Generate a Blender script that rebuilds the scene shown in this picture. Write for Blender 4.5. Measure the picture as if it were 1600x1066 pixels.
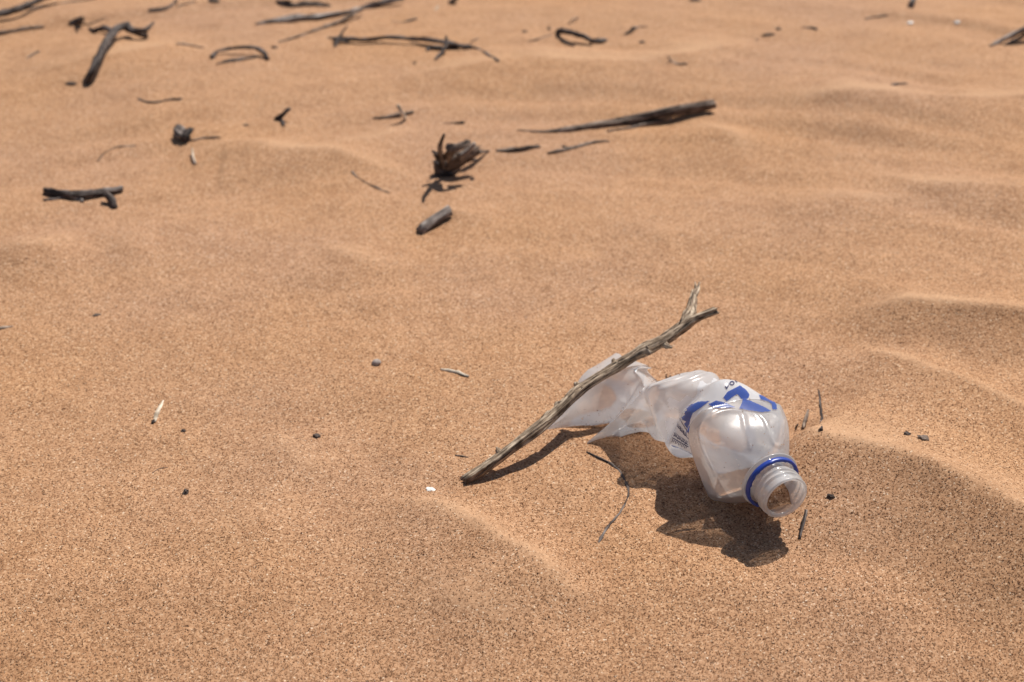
import bpy, bmesh, math, random
import numpy as np
from mathutils import Vector, Matrix
from mathutils.bvhtree import BVHTree

random.seed(7)
RNG = np.random.default_rng(11)
for o in list(bpy.data.objects):
    bpy.data.objects.remove(o)
sc = bpy.context.scene
COL = sc.collection
R = math.radians

# ------------------------------------------------------------------ camera
CAM_H, PITCH, LENS = 0.5, R(30), 50.0
cd = bpy.data.cameras.new('camera')
cd.lens = LENS
cd.sensor_width = 36.0
cd.clip_start = 0.01
cd.clip_end = 2000
cd.dof.use_dof = True
cd.dof.focus_distance = 0.80
cd.dof.aperture_fstop = 9.0
cam = bpy.data.objects.new('camera', cd)
COL.objects.link(cam)
cam.location = (0, 0, CAM_H)
cam.rotation_euler = (math.pi / 2 - PITCH, 0, 0)
sc.camera = cam

# ------------------------------------------------------------------ sky and sun
SUN_EL, SUN_AZ = R(57), R(33)       # azimuth: from straight ahead (+Y) towards the right (+X)
w = bpy.data.worlds.new('World')
sc.world = w
w.use_nodes = True
nt = w.node_tree
bg = nt.nodes['Background']
sky = nt.nodes.new('ShaderNodeTexSky')
sky.sky_type = 'NISHITA'
sky.sun_disc = False
sky.sun_elevation = SUN_EL
sky.sun_rotation = SUN_AZ
nt.links.new(sky.outputs[0], bg.inputs[0])
bg.inputs[1].default_value = 0.07
sd = bpy.data.lights.new('sun', 'SUN')
sd.energy = 5.0
sd.angle = R(0.55)
sd.color = (1.0, 0.945, 0.87)
sun = bpy.data.objects.new('sun', sd)
COL.objects.link(sun)
to_sun = Vector((math.sin(SUN_AZ) * math.cos(SUN_EL), math.cos(SUN_AZ) * math.cos(SUN_EL), math.sin(SUN_EL)))
sun.rotation_euler = to_sun.to_track_quat('Z', 'Y').to_euler()
sun.location = (0.5, 4, 5)
sc.view_settings.view_transform = 'Standard'
sc.view_settings.look = 'None'
sc.view_settings.exposure = 0.0
sc.view_settings.gamma = 1.0
sc.render.engine = 'CYCLES'
sc.cycles.transparent_max_bounces = 16
sc.cycles.max_bounces = 14
sc.cycles.diffuse_bounces = 7
sc.cycles.transmission_bounces = 14

# ------------------------------------------------------------------ pixel -> place helpers
FPX = 1600 * LENS / 36.0
CF = np.array([0, math.cos(PITCH), -math.sin(PITCH)])
CU = np.array([0, math.sin(PITCH), math.cos(PITCH)])
CX = np.array([1.0, 0, 0])
C0 = np.array([0, 0, CAM_H])


def ray(px, py):
    return CF + CX * (px - 800) / FPX - CU * (py - 533) / FPX


def at(px, py, z=0.0):
    d = ray(px, py)
    return C0 + d * (z - CAM_H) / d[2]


# ------------------------------------------------------------------ value noise
def vnoise(x, y, seed=0):
    xi = np.floor(x).astype(np.int64)
    yi = np.floor(y).astype(np.int64)
    fx = x - xi
    fy = y - yi
    fx = fx * fx * fx * (fx * (fx * 6 - 15) + 10)
    fy = fy * fy * fy * (fy * (fy * 6 - 15) + 10)

    def h(a, b):
        n = (a * 374761393 + b * 668265263 + seed * 974634543) & 0xffffffff
        n = ((n ^ (n >> 13)) * 1274126177) & 0xffffffff
        n = n ^ (n >> 16)
        return (n & 0xffff) / 32767.5 - 1
    return ((h(xi, yi) * (1 - fx) + h(xi + 1, yi) * fx) * (1 - fy)
            + (h(xi, yi + 1) * (1 - fx) + h(xi + 1, yi + 1) * fx) * fy)


# ------------------------------------------------------------------ sand relief
# each crest: pixel polyline, amplitude, lee width (towards the camera), windward width, taper at start / end
CRESTS = [
    ([(1205, 645), (1300, 684), (1400, 708), (1500, 743), (1600, 790), (1720, 850)], .030, .080, .12, .03, 0),
    ([(600, 735), (690, 785), (790, 848), (890, 900), (970, 930)], .0125, .070, .036, .06, .06),
    ([(400, 655), (470, 715), (530, 750)], .005, .05, .04, .03, .03),
    ([(1300, 462), (1370, 468), (1450, 476), (1600, 484), (1720, 490)], .019, .055, .07, .06, 0),
    ([(1325, 515), (1360, 552), (1430, 585), (1520, 612), (1640, 660)], .011, .055, .035, .05, 0),
    ([(490, 360), (540, 385), (580, 405), (660, 415)], .008, .07, .045, .05, .06),
    ([(250, 225), (350, 210), (450, 218), (560, 238), (680, 246)], .015, .10, .06, .10, .10),
    ([(450, 232), (540, 218), (660, 186)], .007, .05, .05, .08, .05),
    ([(1040, 175), (1130, 205), (1200, 240)], .009, .06, .05, .06, .06),
    ([(1340, 255), (1440, 290), (1600, 304), (1720, 310)], .010, .08, .06, .08, 0),
    ([(1150, 165), (1330, 158), (1500, 165), (1650, 150)], .016, .10, .12, .12, 0),
    ([(-60, 400), (60, 382), (150, 350)], .011, .06, .07, .05, .07),
    ([(150, 395), (210, 375), (260, 368)], .007, .04, .05, .04, .04),
    ([(960, 330), (1050, 372), (1120, 395)], .005, .05, .05, .06, .06),
    ([(1180, 300), (1300, 315), (1480, 322)], .009, .06, .06, .08, .08),
    ([(0, 120), (180, 100), (330, 60)], .012, .12, .12, .1, .1),
    ([(600, 120), (820, 95), (1000, 100), (1200, 60)], .012, .10, .12, .1, .1),
    ([(650, 320), (720, 330), (800, 326)], .006, .03, .04, .03, .05),
    ([(250, 850), (420, 800), (520, 790)], .005, .08, .08, .08, .06),
    ([(560, 940), (700, 935), (900, 985)], .005, .07, .08, .06, .06),
]
CR = [(np.array([at(*p, c[1] * .85)[:2] for p in c[0]]), *c[1:]) for c in CRESTS]


# sand drifted up against the bottle and the stick: pixel, height, radius
BANKS = [(*at(px_, py_)[:2], a_, w_) for px_, py_, a_, w_ in (
    (884, 682, .0025, .009), (940, 694, .002, .009), (1005, 655, .004, .014),
    (1140, 776, .004, .016), (716, 752, .0025, .008))]


def sstep(t):
    t = np.clip(t, 0, 1)
    return t * t * (3 - 2 * t)


def relief(x, y, want_drift=False):
    drift = 0
    x = np.asarray(x, float)
    y = np.asarray(y, float)
    z = np.zeros_like(x)
    for P, A, wl, ww, t0, t1 in CR:
        seg = np.linalg.norm(np.diff(P, axis=0), axis=1)
        cum = np.concatenate([[0], np.cumsum(seg)])
        best = np.full(x.shape, 1e9)
        sgn = np.zeros(x.shape)
        along = np.zeros(x.shape)
        wob = .007 * vnoise(x / .07, y / .07, 5) + .0016 * vnoise(x / .023, y / .023, 6)
        for i in range(len(P) - 1):
            d = P[i + 1] - P[i]
            L = seg[i]
            tx, ty = d / L
            ax = x - P[i][0]
            ay = y - P[i][1]
            s = np.clip(ax * tx + ay * ty, 0, L)
            qx = ax - s * tx
            qy = ay - s * ty
            dist = np.hypot(qx, qy)
            m = dist < best
            best = np.where(m, dist, best)
            sgn = np.where(m, np.where(qx * ty - qy * tx > 0, 1.0, -1.0), sgn)
            along = np.where(m, cum[i] + s, along)
        dd = best * sgn + wob
        ds = np.sqrt(dd * dd + .003 ** 2) - .003
        prof = np.where(dd > 0, np.clip(1 - ds / wl, 0, 1) ** 1.35, np.clip(1 - ds / (ww * 1.5), 0, 1) ** 2.6)
        tp = np.ones_like(x)
        if t0 > 0:
            tp = tp * sstep(along / t0)
        if t1 > 0:
            tp = tp * sstep((cum[-1] - along) / t1)
        z = z + A * prof * tp
        if want_drift:
            band = np.where(dd > 0, 1 - sstep(dd / .008), (1 - sstep(-dd / (ww * .55))))
            drift = np.maximum(drift, band * tp * min(1, A / .010))
    # broad undulation, soft wind ripples running up to the right, small hummocks
    z = z + .010 * vnoise(x / .45 + 3.1, y / .45 + 7.7, 1) * sstep((y - .85) / .5)
    z = z + .0034 * vnoise(x / .15, y / .15, 2)
    k = .34 * np.tanh((x - .02) / .35)
    u = y * .94 + x * k
    v = x * .94 - y * k
    z = z + .0040 * vnoise(v / .20, u / .055, 3) * (.30 + .70 * sstep((y - .75) / .35))
    z = z + .0016 * vnoise(v / .11 + 9, u / .026, 15) * (.25 + .75 * sstep((y - .75) / .35))
    z = z + .0008 * vnoise(x / .03, y / .024, 4)
    z = z + .00035 * vnoise(x / .009, y / .008, 9)
    # the bottle rests in a shallow scoop
    z = z - .004 * np.exp(-((x - .125) ** 2 + (y - .675) ** 2) / .045 ** 2)
    t = np.clip(.605 - y, 0, .5)                # the drift falls away gently towards the viewer
    z = z - .17 * t * t / (t + .05)
    for bx_, by_, ba, bw in BANKS:
        z = z + ba * np.exp(-((x - bx_) ** 2 + (y - by_) ** 2) / bw ** 2)
    far = np.hypot(x, y)
    z = z + .5 * vnoise(x / 9, y / 9, 12) * sstep((far - 4) / 20)
    z = z + 3.0 * vnoise(x / 60, y / 60, 13) * sstep((far - 15) / 80)
    return (z, drift) if want_drift else z


def rz(x, y):
    return float(relief(np.array([x]), np.array([y]))[0])


def ground(px, py, lift=0.0):
    """the point of the sand surface seen at a pixel"""
    d = ray(px, py)
    t = np.arange(.45, 3.2, .01)
    pts = C0[None] + t[:, None] * d[None]
    g = pts[:, 2] - relief(pts[:, 0], pts[:, 1])
    k = np.argmax(g < 0) if (g < 0).any() else len(t) - 1
    a, b = t[k - 1], t[k]
    t = np.linspace(a, b, 25)
    pts = C0[None] + t[:, None] * d[None]
    g = pts[:, 2] - relief(pts[:, 0], pts[:, 1])
    k = np.argmax(g < 0) if (g < 0).any() else 24
    p = pts[k].copy()
    p[2] += lift
    return p


# ------------------------------------------------------------------ materials
def new_mat(name):
    m = bpy.data.materials.new(name)
    m.use_nodes = True
    n = m.node_tree
    for x in list(n.nodes):
        n.nodes.remove(x)
    return m, n


def N(n, kind, **kw):
    x = n.nodes.new(kind)
    for k, v in kw.items():
        setattr(x, k, v)
    return x


def ramp(n, stops, interp='LINEAR'):
    r = n.nodes.new('ShaderNodeValToRGB')
    r.color_ramp.interpolation = interp
    e = r.color_ramp.elements
    e[0].position, e[0].color = stops[0][0], (*stops[0][1], 1)
    e[1].position, e[1].color = stops[-1][0], (*stops[-1][1], 1)
    for p, c in stops[1:-1]:
        k = e.new(p)
        k.color = (*c, 1)
    return r


def mixc(n, a, b, fac, mode='MIX'):
    m = N(n, 'ShaderNodeMix', data_type='RGBA', blend_type=mode)
    for sock, v in ((m.inputs['Factor'], fac), (m.inputs[6], a), (m.inputs[7], b)):
        if isinstance(v, bpy.types.NodeSocket):
            n.links.new(v, sock)
        else:
            sock.default_value = v if not isinstance(v, tuple) else (*v, 1)
    return m.outputs[2]


def math_node(n, op, a, b):
    m = N(n, 'ShaderNodeMath', operation=op)
    for s, v in ((m.inputs[0], a), (m.inputs[1], b)):
        if isinstance(v, bpy.types.NodeSocket):
            n.links.new(v, s)
        else:
            s.default_value = v
    return m.outputs[0]


def sand_material():
    m, n = new_mat('orange_sand')
    L = n.links.new
    tc = N(n, 'ShaderNodeTexCoord')
    co = tc.outputs['Object']
    vo = N(n, 'ShaderNodeTexVoronoi', feature='F1')
    vo.inputs['Scale'].default_value = 1250
    L(co, vo.inputs['Vector'])
    sep = N(n, 'ShaderNodeSeparateColor')
    L(vo.outputs['Color'], sep.inputs[0])
    cr = ramp(n, [(0, (.12, .060, .032)), (.07, (.24, .125, .064)), (.24, (.392, .211, .112)),
                  (.62, (.472, .268, .149)), (.92, (.548, .330, .192)), (.985, (.63, .43, .28)), (1, (.72, .57, .42))])
    L(sep.outputs[0], cr.inputs[0])
    # clumps of darker grains
    n1 = N(n, 'ShaderNodeTexNoise')
    n1.inputs['Scale'].default_value = 420
    n1.inputs['Detail'].default_value = 3
    L(co, n1.inputs['Vector'])
    r1 = ramp(n, [(.34, (.84, .81, .78)), (.52, (1, 1, 1)), (.70, (1.10, 1.09, 1.06))])
    L(n1.outputs[0], r1.inputs[0])
    c = mixc(n, cr.outputs[0], r1.outputs[0], 1.0, 'MULTIPLY')
    # broad drifts of paler, pinker sand
    n2 = N(n, 'ShaderNodeTexNoise')
    n2.inputs['Scale'].default_value = 4.5
    n2.inputs['Detail'].default_value = 4
    L(co, n2.inputs['Vector'])
    r2 = ramp(n, [(.35, (.97, .99, 1.05)), (.5, (1, 1, 1)), (.66, (1.02, 1.0, .95))])
    L(n2.outputs[0], r2.inputs[0])
    c = mixc(n, c, r2.outputs[0], 1.0, 'MULTIPLY')
    n4 = N(n, 'ShaderNodeTexNoise')
    n4.inputs['Scale'].default_value = 28
    n4.inputs['Detail'].default_value = 5
    n4.inputs['Roughness'].default_value = .65
    L(co, n4.inputs['Vector'])
    r4 = ramp(n, [(.34, (.92, .90, .88)), (.5, (1, 1, 1)), (.68, (1.03, 1.03, 1.02))])
    L(n4.outputs[0], r4.inputs[0])
    c = mixc(n, c, r4.outputs[0], 1.0, 'MULTIPLY')
    # finer, paler sand gathers along the wind-swept crests
    at_ = N(n, 'ShaderNodeAttribute', attribute_name='drift')
    c = mixc(n, c, (.560, .350, .208), math_node(n, 'MULTIPLY', at_.outputs['Fac'], .50))
    # relief of the grains
    inv = math_node(n, 'SUBTRACT', 1.0, vo.outputs['Distance'])
    lift = math_node(n, 'MULTIPLY', sep.outputs[1], .9)
    h = math_node(n, 'ADD', inv, lift)
    b1 = N(n, 'ShaderNodeBump')
    b1.inputs['Strength'].default_value = .40
    b1.inputs['Distance'].default_value = .00030
    L(h, b1.inputs['Height'])
    n3 = N(n, 'ShaderNodeTexNoise')
    n3.inputs['Scale'].default_value = 240
    n3.inputs['Detail'].default_value = 4
    L(co, n3.inputs['Vector'])
    b2 = N(n, 'ShaderNodeBump')
    b2.inputs['Strength'].default_value = .8
    b2.inputs['Distance'].default_value = .00045
    L(n3.outputs[0], b2.inputs['Height'])
    L(b1.outputs[0], b2.inputs['Normal'])
    p = N(n, 'ShaderNodeBsdfPrincipled')
    p.inputs['Roughness'].default_value = .85
    p.inputs['Specular IOR Level'].default_value = .12
    L(c, p.inputs['Base Color'])
    L(b2.outputs[0], p.inputs['Normal'])
    o = N(n, 'ShaderNodeOutputMaterial')
    L(p.outputs[0], o.inputs[0])
    return m


def grain_material():
    m, n = new_mat('loose_grain')
    a = N(n, 'ShaderNodeAttribute', attribute_name='tint')
    p = N(n, 'ShaderNodeBsdfPrincipled')
    p.inputs['Roughness'].default_value = .5
    p.inputs['Specular IOR Level'].default_value = .15
    n.links.new(a.outputs['Color'], p.inputs['Base Color'])
    o = N(n, 'ShaderNodeOutputMaterial')
    n.links.new(p.outputs[0], o.inputs[0])
    return m


def wood_material(name, dark, mid, pale, scale=1.0, bump=.0009):
    m, n = new_mat(name)
    L = n.links.new
    a = N(n, 'ShaderNodeAttribute', attribute_name='rest')
    mp = N(n, 'ShaderNodeMapping')
    mp.inputs['Scale'].default_value = (420 * scale, 420 * scale, 34 * scale)
    L(a.outputs['Vector'], mp.inputs['Vector'])
    g = N(n, 'ShaderNodeTexNoise')
    g.inputs['Scale'].default_value = 1
    g.inputs['Detail'].default_value = 5
    g.inputs['Roughness'].default_value = .62
    g.inputs['Distortion'].default_value = .35
    L(mp.outputs[0], g.inputs['Vector'])
    r = ramp(n, [(.34, dark), (.48, mid), (.66, pale)])
    L(g.outputs[0], r.inputs[0])
    g2 = N(n, 'ShaderNodeTexNoise')
    g2.inputs['Scale'].default_value = 95 * scale
    g2.inputs['Detail'].default_value = 4
    L(a.outputs['Vector'], g2.inputs['Vector'])
    r2 = ramp(n, [(.35, (.5, .48, .46)), (.55, (1, 1, 1)), (.75, (1.25, 1.22, 1.18))])
    L(g2.outputs[0], r2.inputs[0])
    c = mixc(n, r.outputs[0], r2.outputs[0], 1.0, 'MULTIPLY')
    b = N(n, 'ShaderNodeBump')
    b.inputs['Strength'].default_value = .9
    b.inputs['Distance'].default_value = bump
    L(g.outputs[0], b.inputs['Height'])
    p = N(n, 'ShaderNodeBsdfPrincipled')
    p.inputs['Roughness'].default_value = .78
    p.inputs['Specular IOR Level'].default_value = .25
    L(c, p.inputs['Base Color'])
    L(b.outputs[0], p.inputs['Normal'])
    o = N(n, 'ShaderNodeOutputMaterial')
    L(p.outputs[0], o.inputs[0])
    return m


def plastic_material(name, color, clear, rough=.16, translucent=.6, dirt=.0, bump=.0004, gloss=.75, wall=None):
    """milky translucent plastic: part clear, part scattering, with a gloss"""
    m, n = new_mat(name)
    L = n.links.new
    tc = N(n, 'ShaderNodeTexCoord')
    ns = N(n, 'ShaderNodeTexNoise')
    ns.inputs['Scale'].default_value = 55
    ns.inputs['Detail'].default_value = 4
    L(tc.outputs['Object'], ns.inputs['Vector'])
    n9 = N(n, 'ShaderNodeTexNoise')
    n9.inputs['Scale'].default_value = 700
    n9.inputs['Detail'].default_value = 2
    L(tc.outputs['Object'], n9.inputs['Vector'])
    b = N(n, 'ShaderNodeBump')
    b.inputs['Strength'].default_value = .35
    b.inputs['Distance'].default_value = bump
    L(ns.outputs[0], b.inputs['Height'])
    tr = N(n, 'ShaderNodeBsdfTransparent')
    tr.inputs[0].default_value = (.97, .97, .97, 1)
    df = N(n, 'ShaderNodeBsdfDiffuse')
    tl = N(n, 'ShaderNodeBsdfTranslucent')
    # sand dust stuck to the surface
    dr = ramp(n, [(.60, (0, 0, 0)), (.72, (1, 1, 1))])
    L(ns.outputs[0], dr.inputs[0])
    dspeck = ramp(n, [(.55, (0, 0, 0)), (.62, (1, 1, 1))])
    L(n9.outputs[0], dspeck.inputs[0])
    dd = math_node(n, 'MULTIPLY', dr.outputs[0], dspeck.outputs[0])
    dd = math_node(n, 'MULTIPLY', dd, dirt)
    c = mixc(n, color, (.45, .27, .14), dd)
    L(c, df.inputs[0])
    L(c, tl.inputs[0])
    L(b.outputs[0], df.inputs['Normal'])
    m1 = N(n, 'ShaderNodeMixShader')
    m1.inputs[0].default_value = translucent
    L(df.outputs[0], m1.inputs[1])
    L(tl.outputs[0], m1.inputs[2])
    m2 = N(n, 'ShaderNodeMixShader')
    if wall:                                   # wall thickness varies: thinner walls are clearer
        wa = N(n, 'ShaderNodeAttribute', attribute_name=wall)
        clear = wa.outputs['Fac']
    cl = math_node(n, 'SUBTRACT', clear, dd)
    L(cl, m2.inputs[0])
    L(m1.outputs[0], m2.inputs[1])
    L(tr.outputs[0], m2.inputs[2])
    gl = N(n, 'ShaderNodeBsdfGlossy')
    gl.inputs['Roughness'].default_value = rough
    L(b.outputs[0], gl.inputs['Normal'])
    fr = N(n, 'ShaderNodeFresnel')
    fr.inputs[0].default_value = 1.46
    L(b.outputs[0], fr.inputs['Normal'])
    m3 = N(n, 'ShaderNodeMixShader')
    L(math_node(n, 'MULTIPLY', fr.outputs[0], gloss), m3.inputs[0])
    L(m2.outputs[0], m3.inputs[1])
    L(gl.outputs[0], m3.inputs[2])
    o = N(n, 'ShaderNodeOutputMaterial')
    L(m3.outputs[0], o.inputs[0])
    return m


def plain_material(name, color, rough=.5, var=.25, scale=300, bump=.0003):
    m, n = new_mat(name)
    L = n.links.new
    tc = N(n, 'ShaderNodeTexCoord')
    g = N(n, 'ShaderNodeTexNoise')
    g.inputs['Scale'].default_value = scale
    g.inputs['Detail'].default_value = 4
    L(tc.outputs['Object'], g.inputs['Vector'])
    r = ramp(n, [(.3, tuple(v * (1 - var) for v in color)), (.7, tuple(min(1, v * (1 + var)) for v in color))])
    L(g.outputs[0], r.inputs[0])
    b = N(n, 'ShaderNodeBump')
    b.inputs['Distance'].default_value = bump
    L(g.outputs[0], b.inputs['Height'])
    p = N(n, 'ShaderNodeBsdfPrincipled')
    p.inputs['Roughness'].default_value = rough
    L(r.outputs[0], p.inputs['Base Color'])
    L(b.outputs[0], p.inputs['Normal'])
    o = N(n, 'ShaderNodeOutputMaterial')
    L(p.outputs[0], o.inputs[0])
    return m


M = {
    'sand': sand_material(),
    'grain': grain_material(),
    'weathered': wood_material('weathered_wood', (.030, .022, .016), (.28, .20, .135), (.70, .57, .425), 1.9, .0010),
    'char': wood_material('dark_driftwood', (.012, .009, .008), (.072, .053, .046), (.29, .245, .22), 1.2),
    'brown': wood_material('brown_driftwood', (.020, .014, .011), (.150, .105, .080), (.42, .33, .26), 1.2),
    'greylog': wood_material('grey_driftwood', (.035, .028, .025), (.20, .16, .14), (.52, .46, .41), 1.0),
    'straw': wood_material('bleached_straw', (.36, .28, .19), (.66, .55, .42), (.82, .73, .60), 1.0, .0004),
    'bark': plain_material('dark_bark_crumb', (.075, .052, .040), .85, .5, 500),
    'stone': plain_material('grey_pebble', (.34, .28, .245), .7, .3, 400),
    'husk': plain_material('brown_husk', (.17, .12, .09), .8, .5, 600),
    'shell': plain_material('white_shell', (.78, .74, .68), .45, .1, 400),
    'film': plastic_material('milky_bottle_plastic', (.99, .985, .985), .36, .20, .50, .3, .0002, .65, 'clearness'),
    'neck': plastic_material('neck_plastic', (.975, .965, .95), .48, .14, .52, .25, .0002),
    'label': plastic_material('clear_label_film', (.98, .98, .99), .16, .18, .5, .2, .0016),
    'blue': plastic_material('blue_ink', (.050, .125, .50), .14, .22, .45, .25),
    'navy': plastic_material('navy_ink', (.05, .055, .17), .10, .25, .4, .0),
    'cap': plain_material('blue_cap_plastic', (.020, .055, .33), .35, .12, 200, .0002),
}


# ------------------------------------------------------------------ object helpers
def obj(name, verts, faces, mat, parent=None, smooth=True, rest=None):
    me = bpy.data.meshes.new(name)
    me.from_pydata([tuple(map(float, v)) for v in verts], [], faces)
    me.materials.append(mat)
    if smooth:
        me.polygons.foreach_set('use_smooth', [True] * len(me.polygons))
    if rest is not None:
        at_ = me.attributes.new('rest', 'FLOAT_VECTOR', 'POINT')
        at_.data.foreach_set('vector', np.asarray(rest, np.float32).ravel())
    me.update()
    o = bpy.data.objects.new(name, me)
    COL.objects.link(o)
    if parent is not None:
        o.parent = parent
        o.matrix_parent_inverse = parent.matrix_world.inverted()
    return o


def empty(name, loc):
    o = bpy.data.objects.new(name, None)
    COL.objects.link(o)
    o.empty_display_size = .02
    o.location = loc
    o.matrix_world = Matrix.Translation(Vector(loc))
    return o


def tag(o, label, cat, group=None, kind=None):
    if label:
        o['label'] = label
    if cat:
        o['category'] = cat
    if group:
        o['group'] = group
    if kind:
        o['kind'] = kind
    return o


def catmull(P, Rr, step):
    P = [np.asarray(p, float) for p in P]
    if len(P) == 2:
        P = [P[0], (P[0] + P[1]) / 2, P[1]]
        Rr = [Rr[0], (Rr[0] + Rr[1]) / 2, Rr[1]]
    Q = [2 * P[0] - P[1]] + P + [2 * P[-1] - P[-2]]
    out, rr = [], []
    for i in range(1, len(Q) - 2):
        p0, p1, p2, p3 = Q[i - 1:i + 3]
        k = max(2, int(np.linalg.norm(p2 - p1) / step))
        for j in range(k):
            t = j / k
            out.append(.5 * (2 * p1 + (p2 - p0) * t + (2 * p0 - 5 * p1 + 4 * p2 - p3) * t * t + (3 * p1 - p0 - 3 * p2 + p3) * t ** 3))
            rr.append(Rr[i - 1] * (1 - t) + Rr[i] * t)
    out.append(P[-1])
    rr.append(Rr[-1])
    return np.array(out), np.array(rr)


def tube(name, P, Rr, mat, parent=None, seg=14, rough=.24, ragged=.7, flat=1.0, wiggle=.55, grain=2.2):
    """a stick: tapered, fluted, with uneven cross section and broken ends"""
    rm = max(Rr)
    C, rr = catmull(P, Rr, max(rm * .9, .0022))
    n = len(C)
    sd_ = random.randint(0, 9999)
    s = np.concatenate([[0], np.cumsum(np.linalg.norm(np.diff(C, axis=0), axis=1))])
    # slight crookedness
    for ax in range(3):
        C[:, ax] += wiggle * rr * vnoise(s / (rm * 9) + ax * 17.3, np.zeros(n) + .5, sd_)
    T = np.gradient(C, axis=0)
    T /= np.linalg.norm(T, axis=1)[:, None] + 1e-12
    up = np.array([0, 0, 1.0])
    if abs(T[0] @ up) > .9:
        up = np.array([0, 1.0, 0])
    verts, rest = [], []
    a = up - T[0] * (up @ T[0])
    a /= np.linalg.norm(a)
    ph = random.random() * 6.28
    sg, jg = np.meshgrid(s, np.arange(seg), indexing='ij')
    NZ = vnoise(sg / (rm * grain), jg * 1.37 + .21, sd_ + 3)
    NL = vnoise(s / (rm * 3.1), np.full(n, .37), sd_ + 5)
    for i in range(n):
        a = a - T[i] * (a @ T[i])
        a /= np.linalg.norm(a)
        b = np.cross(T[i], a)
        for j in range(seg):
            th = j / seg * 2 * math.pi
            f = 1 + rough * (.6 * math.sin(3 * th + ph + s[i] / (rm * 7)) + .4 * math.sin(5 * th + 2 * ph - s[i] / (rm * 11)))
            f += rough * (1.3 * NZ[i, j] + .9 * NL[i])
            r_ = rr[i] * f
            p = C[i] + r_ * (math.cos(th) * a * flat + math.sin(th) * b)
            if i in (0, n - 1) and ragged:
                p = p + T[i] * rr[i] * ragged * random.uniform(-1, 1)
            verts.append(p)
            rest.append((rr[i] * math.cos(th) + sd_ * .01, rr[i] * math.sin(th), s[i]))
    faces = []
    for i in range(n - 1):
        for j in range(seg):
            k = (j + 1) % seg
            faces.append((i * seg + j, i * seg + k, (i + 1) * seg + k, (i + 1) * seg + j))
    for i, e in ((0, -1), (n - 1, 1)):
        verts.append(C[i] + T[i] * rr[i] * .25 * e)
        rest.append((sd_ * .01, 0, s[i] + .01 * e))
        c = len(verts) - 1
        for j in range(seg):
            k = (j + 1) % seg
            faces.append((c, i * seg + k, i * seg + j) if e < 0 else (c, i * seg + j, i * seg + k))
    return obj(name, verts, faces, mat, parent, True, rest)


def px_r(p, rpx):
    """radius in metres of something rpx pixels wide (half width) at a place"""
    return rpx * float((np.asarray(p) - C0) @ CF) / FPX


def stickpts(pts, sink=.35):
    """pts: (px, py, half width px[, height above the sand]); lies on the sand unless a height is given"""
    P, Q = [], []
    for q in pts:
        g = ground(q[0], q[1])
        r_ = px_r(g, q[2]) * (.86 if q[1] < 310 else 1)
        h = q[3] if len(q) > 3 else 0.0
        zc = g[2] + h + r_ * (1 - 2 * sink) * (1 if h == 0 else .6)
        p = at(q[0], q[1], zc)
        P.append(p)
        Q.append(r_)
    return P, Q


def lone_stick(name, pts, mat, label, cat='stick', sink=.35, group=None, **kw):
    P, Q = stickpts(pts, sink)
    o = tube(name, P, Q, M[mat], None, **kw)
    return tag(o, label, cat, group)


def branched(name, parts, label, cat='branch', group=None):
    """parts: list of (part name, pts, material, kwargs); an Empty carries them"""
    built = []
    for pn, pts, mat, kw in parts:
        kw = dict(kw)
        P, Q = stickpts(pts, kw.pop('sink', .35))
        built.append((pn, P, Q, mat, kw))
    b = built[0][1][0]
    root = empty(name, (b[0], b[1], rz(b[0], b[1])))
    tag(root, label, cat, group)
    for pn, P, Q, mat, kw in built:
        tube(pn, P, Q, M[mat], root, **kw)
    return root


def crumb(name, px, py, rpx, mat, label, cat, squash=.6, angular=.35, elong=1.0, rot=0., sink=.25, group=None):
    g = ground(px, py)
    r_ = px_r(g, rpx)
    bm = bmesh.new()
    bmesh.ops.create_icosphere(bm, subdivisions=2, radius=1)
    sd_ = random.randint(0, 999)
    for v in bm.verts:
        c = v.co.copy()
        f = 1 + angular * float(vnoise(np.array([c.x * 1.7 + 3 * c.z]), np.array([c.y * 1.7 - 2 * c.z]), sd_)[0])
        v.co = Vector((c.x * elong, c.y, c.z * squash)) * f * r_
    bmesh.ops.rotate(bm, verts=bm.verts, cent=(0, 0, 0), matrix=Matrix.Rotation(rot, 3, 'Z'))
    vs = [tuple(np.array(v.co) + g + np.array([0, 0, r_ * squash * (1 - 2 * sink)])) for v in bm.verts]
    fs = [[v.index for v in f.verts] for f in bm.faces]
    bm.free()
    o = obj(name, vs, fs, M[mat], None, angular < .3)
    return tag(o, label, cat, group)


# ------------------------------------------------------------------ sand sheet
def axis(lo, hi, step, far):
    core = np.arange(lo, hi + 1e-9, step)
    out = []
    d, p = step, hi
    while p < far:
        d *= 1.16
        p += d
        out.append(p)
    neg = []
    d, p = step, lo
    while p > -far:
        d *= 1.16
        p -= d
        neg.append(p)
    return np.concatenate([neg[::-1], core, out])


xs = axis(-.72, .72, .003, 400)
ys = axis(.42, 1.85, .003, 400)
GX, GY = np.meshgrid(xs, ys)
GZ, GD = relief(GX, GY, True)
GD = GD * (.75 + .5 * vnoise(GX / .05, GY / .05, 31))
nx, ny = len(xs), len(ys)
co = np.stack([GX.ravel(), GY.ravel(), GZ.ravel()], 1).astype(np.float32)
ii, jj = np.meshgrid(np.arange(nx - 1), np.arange(ny - 1))
b0 = (jj * nx + ii).ravel()
quads = np.stack([b0, b0 + 1, b0 + 1 + nx, b0 + nx], 1).astype(np.int32)


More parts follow.
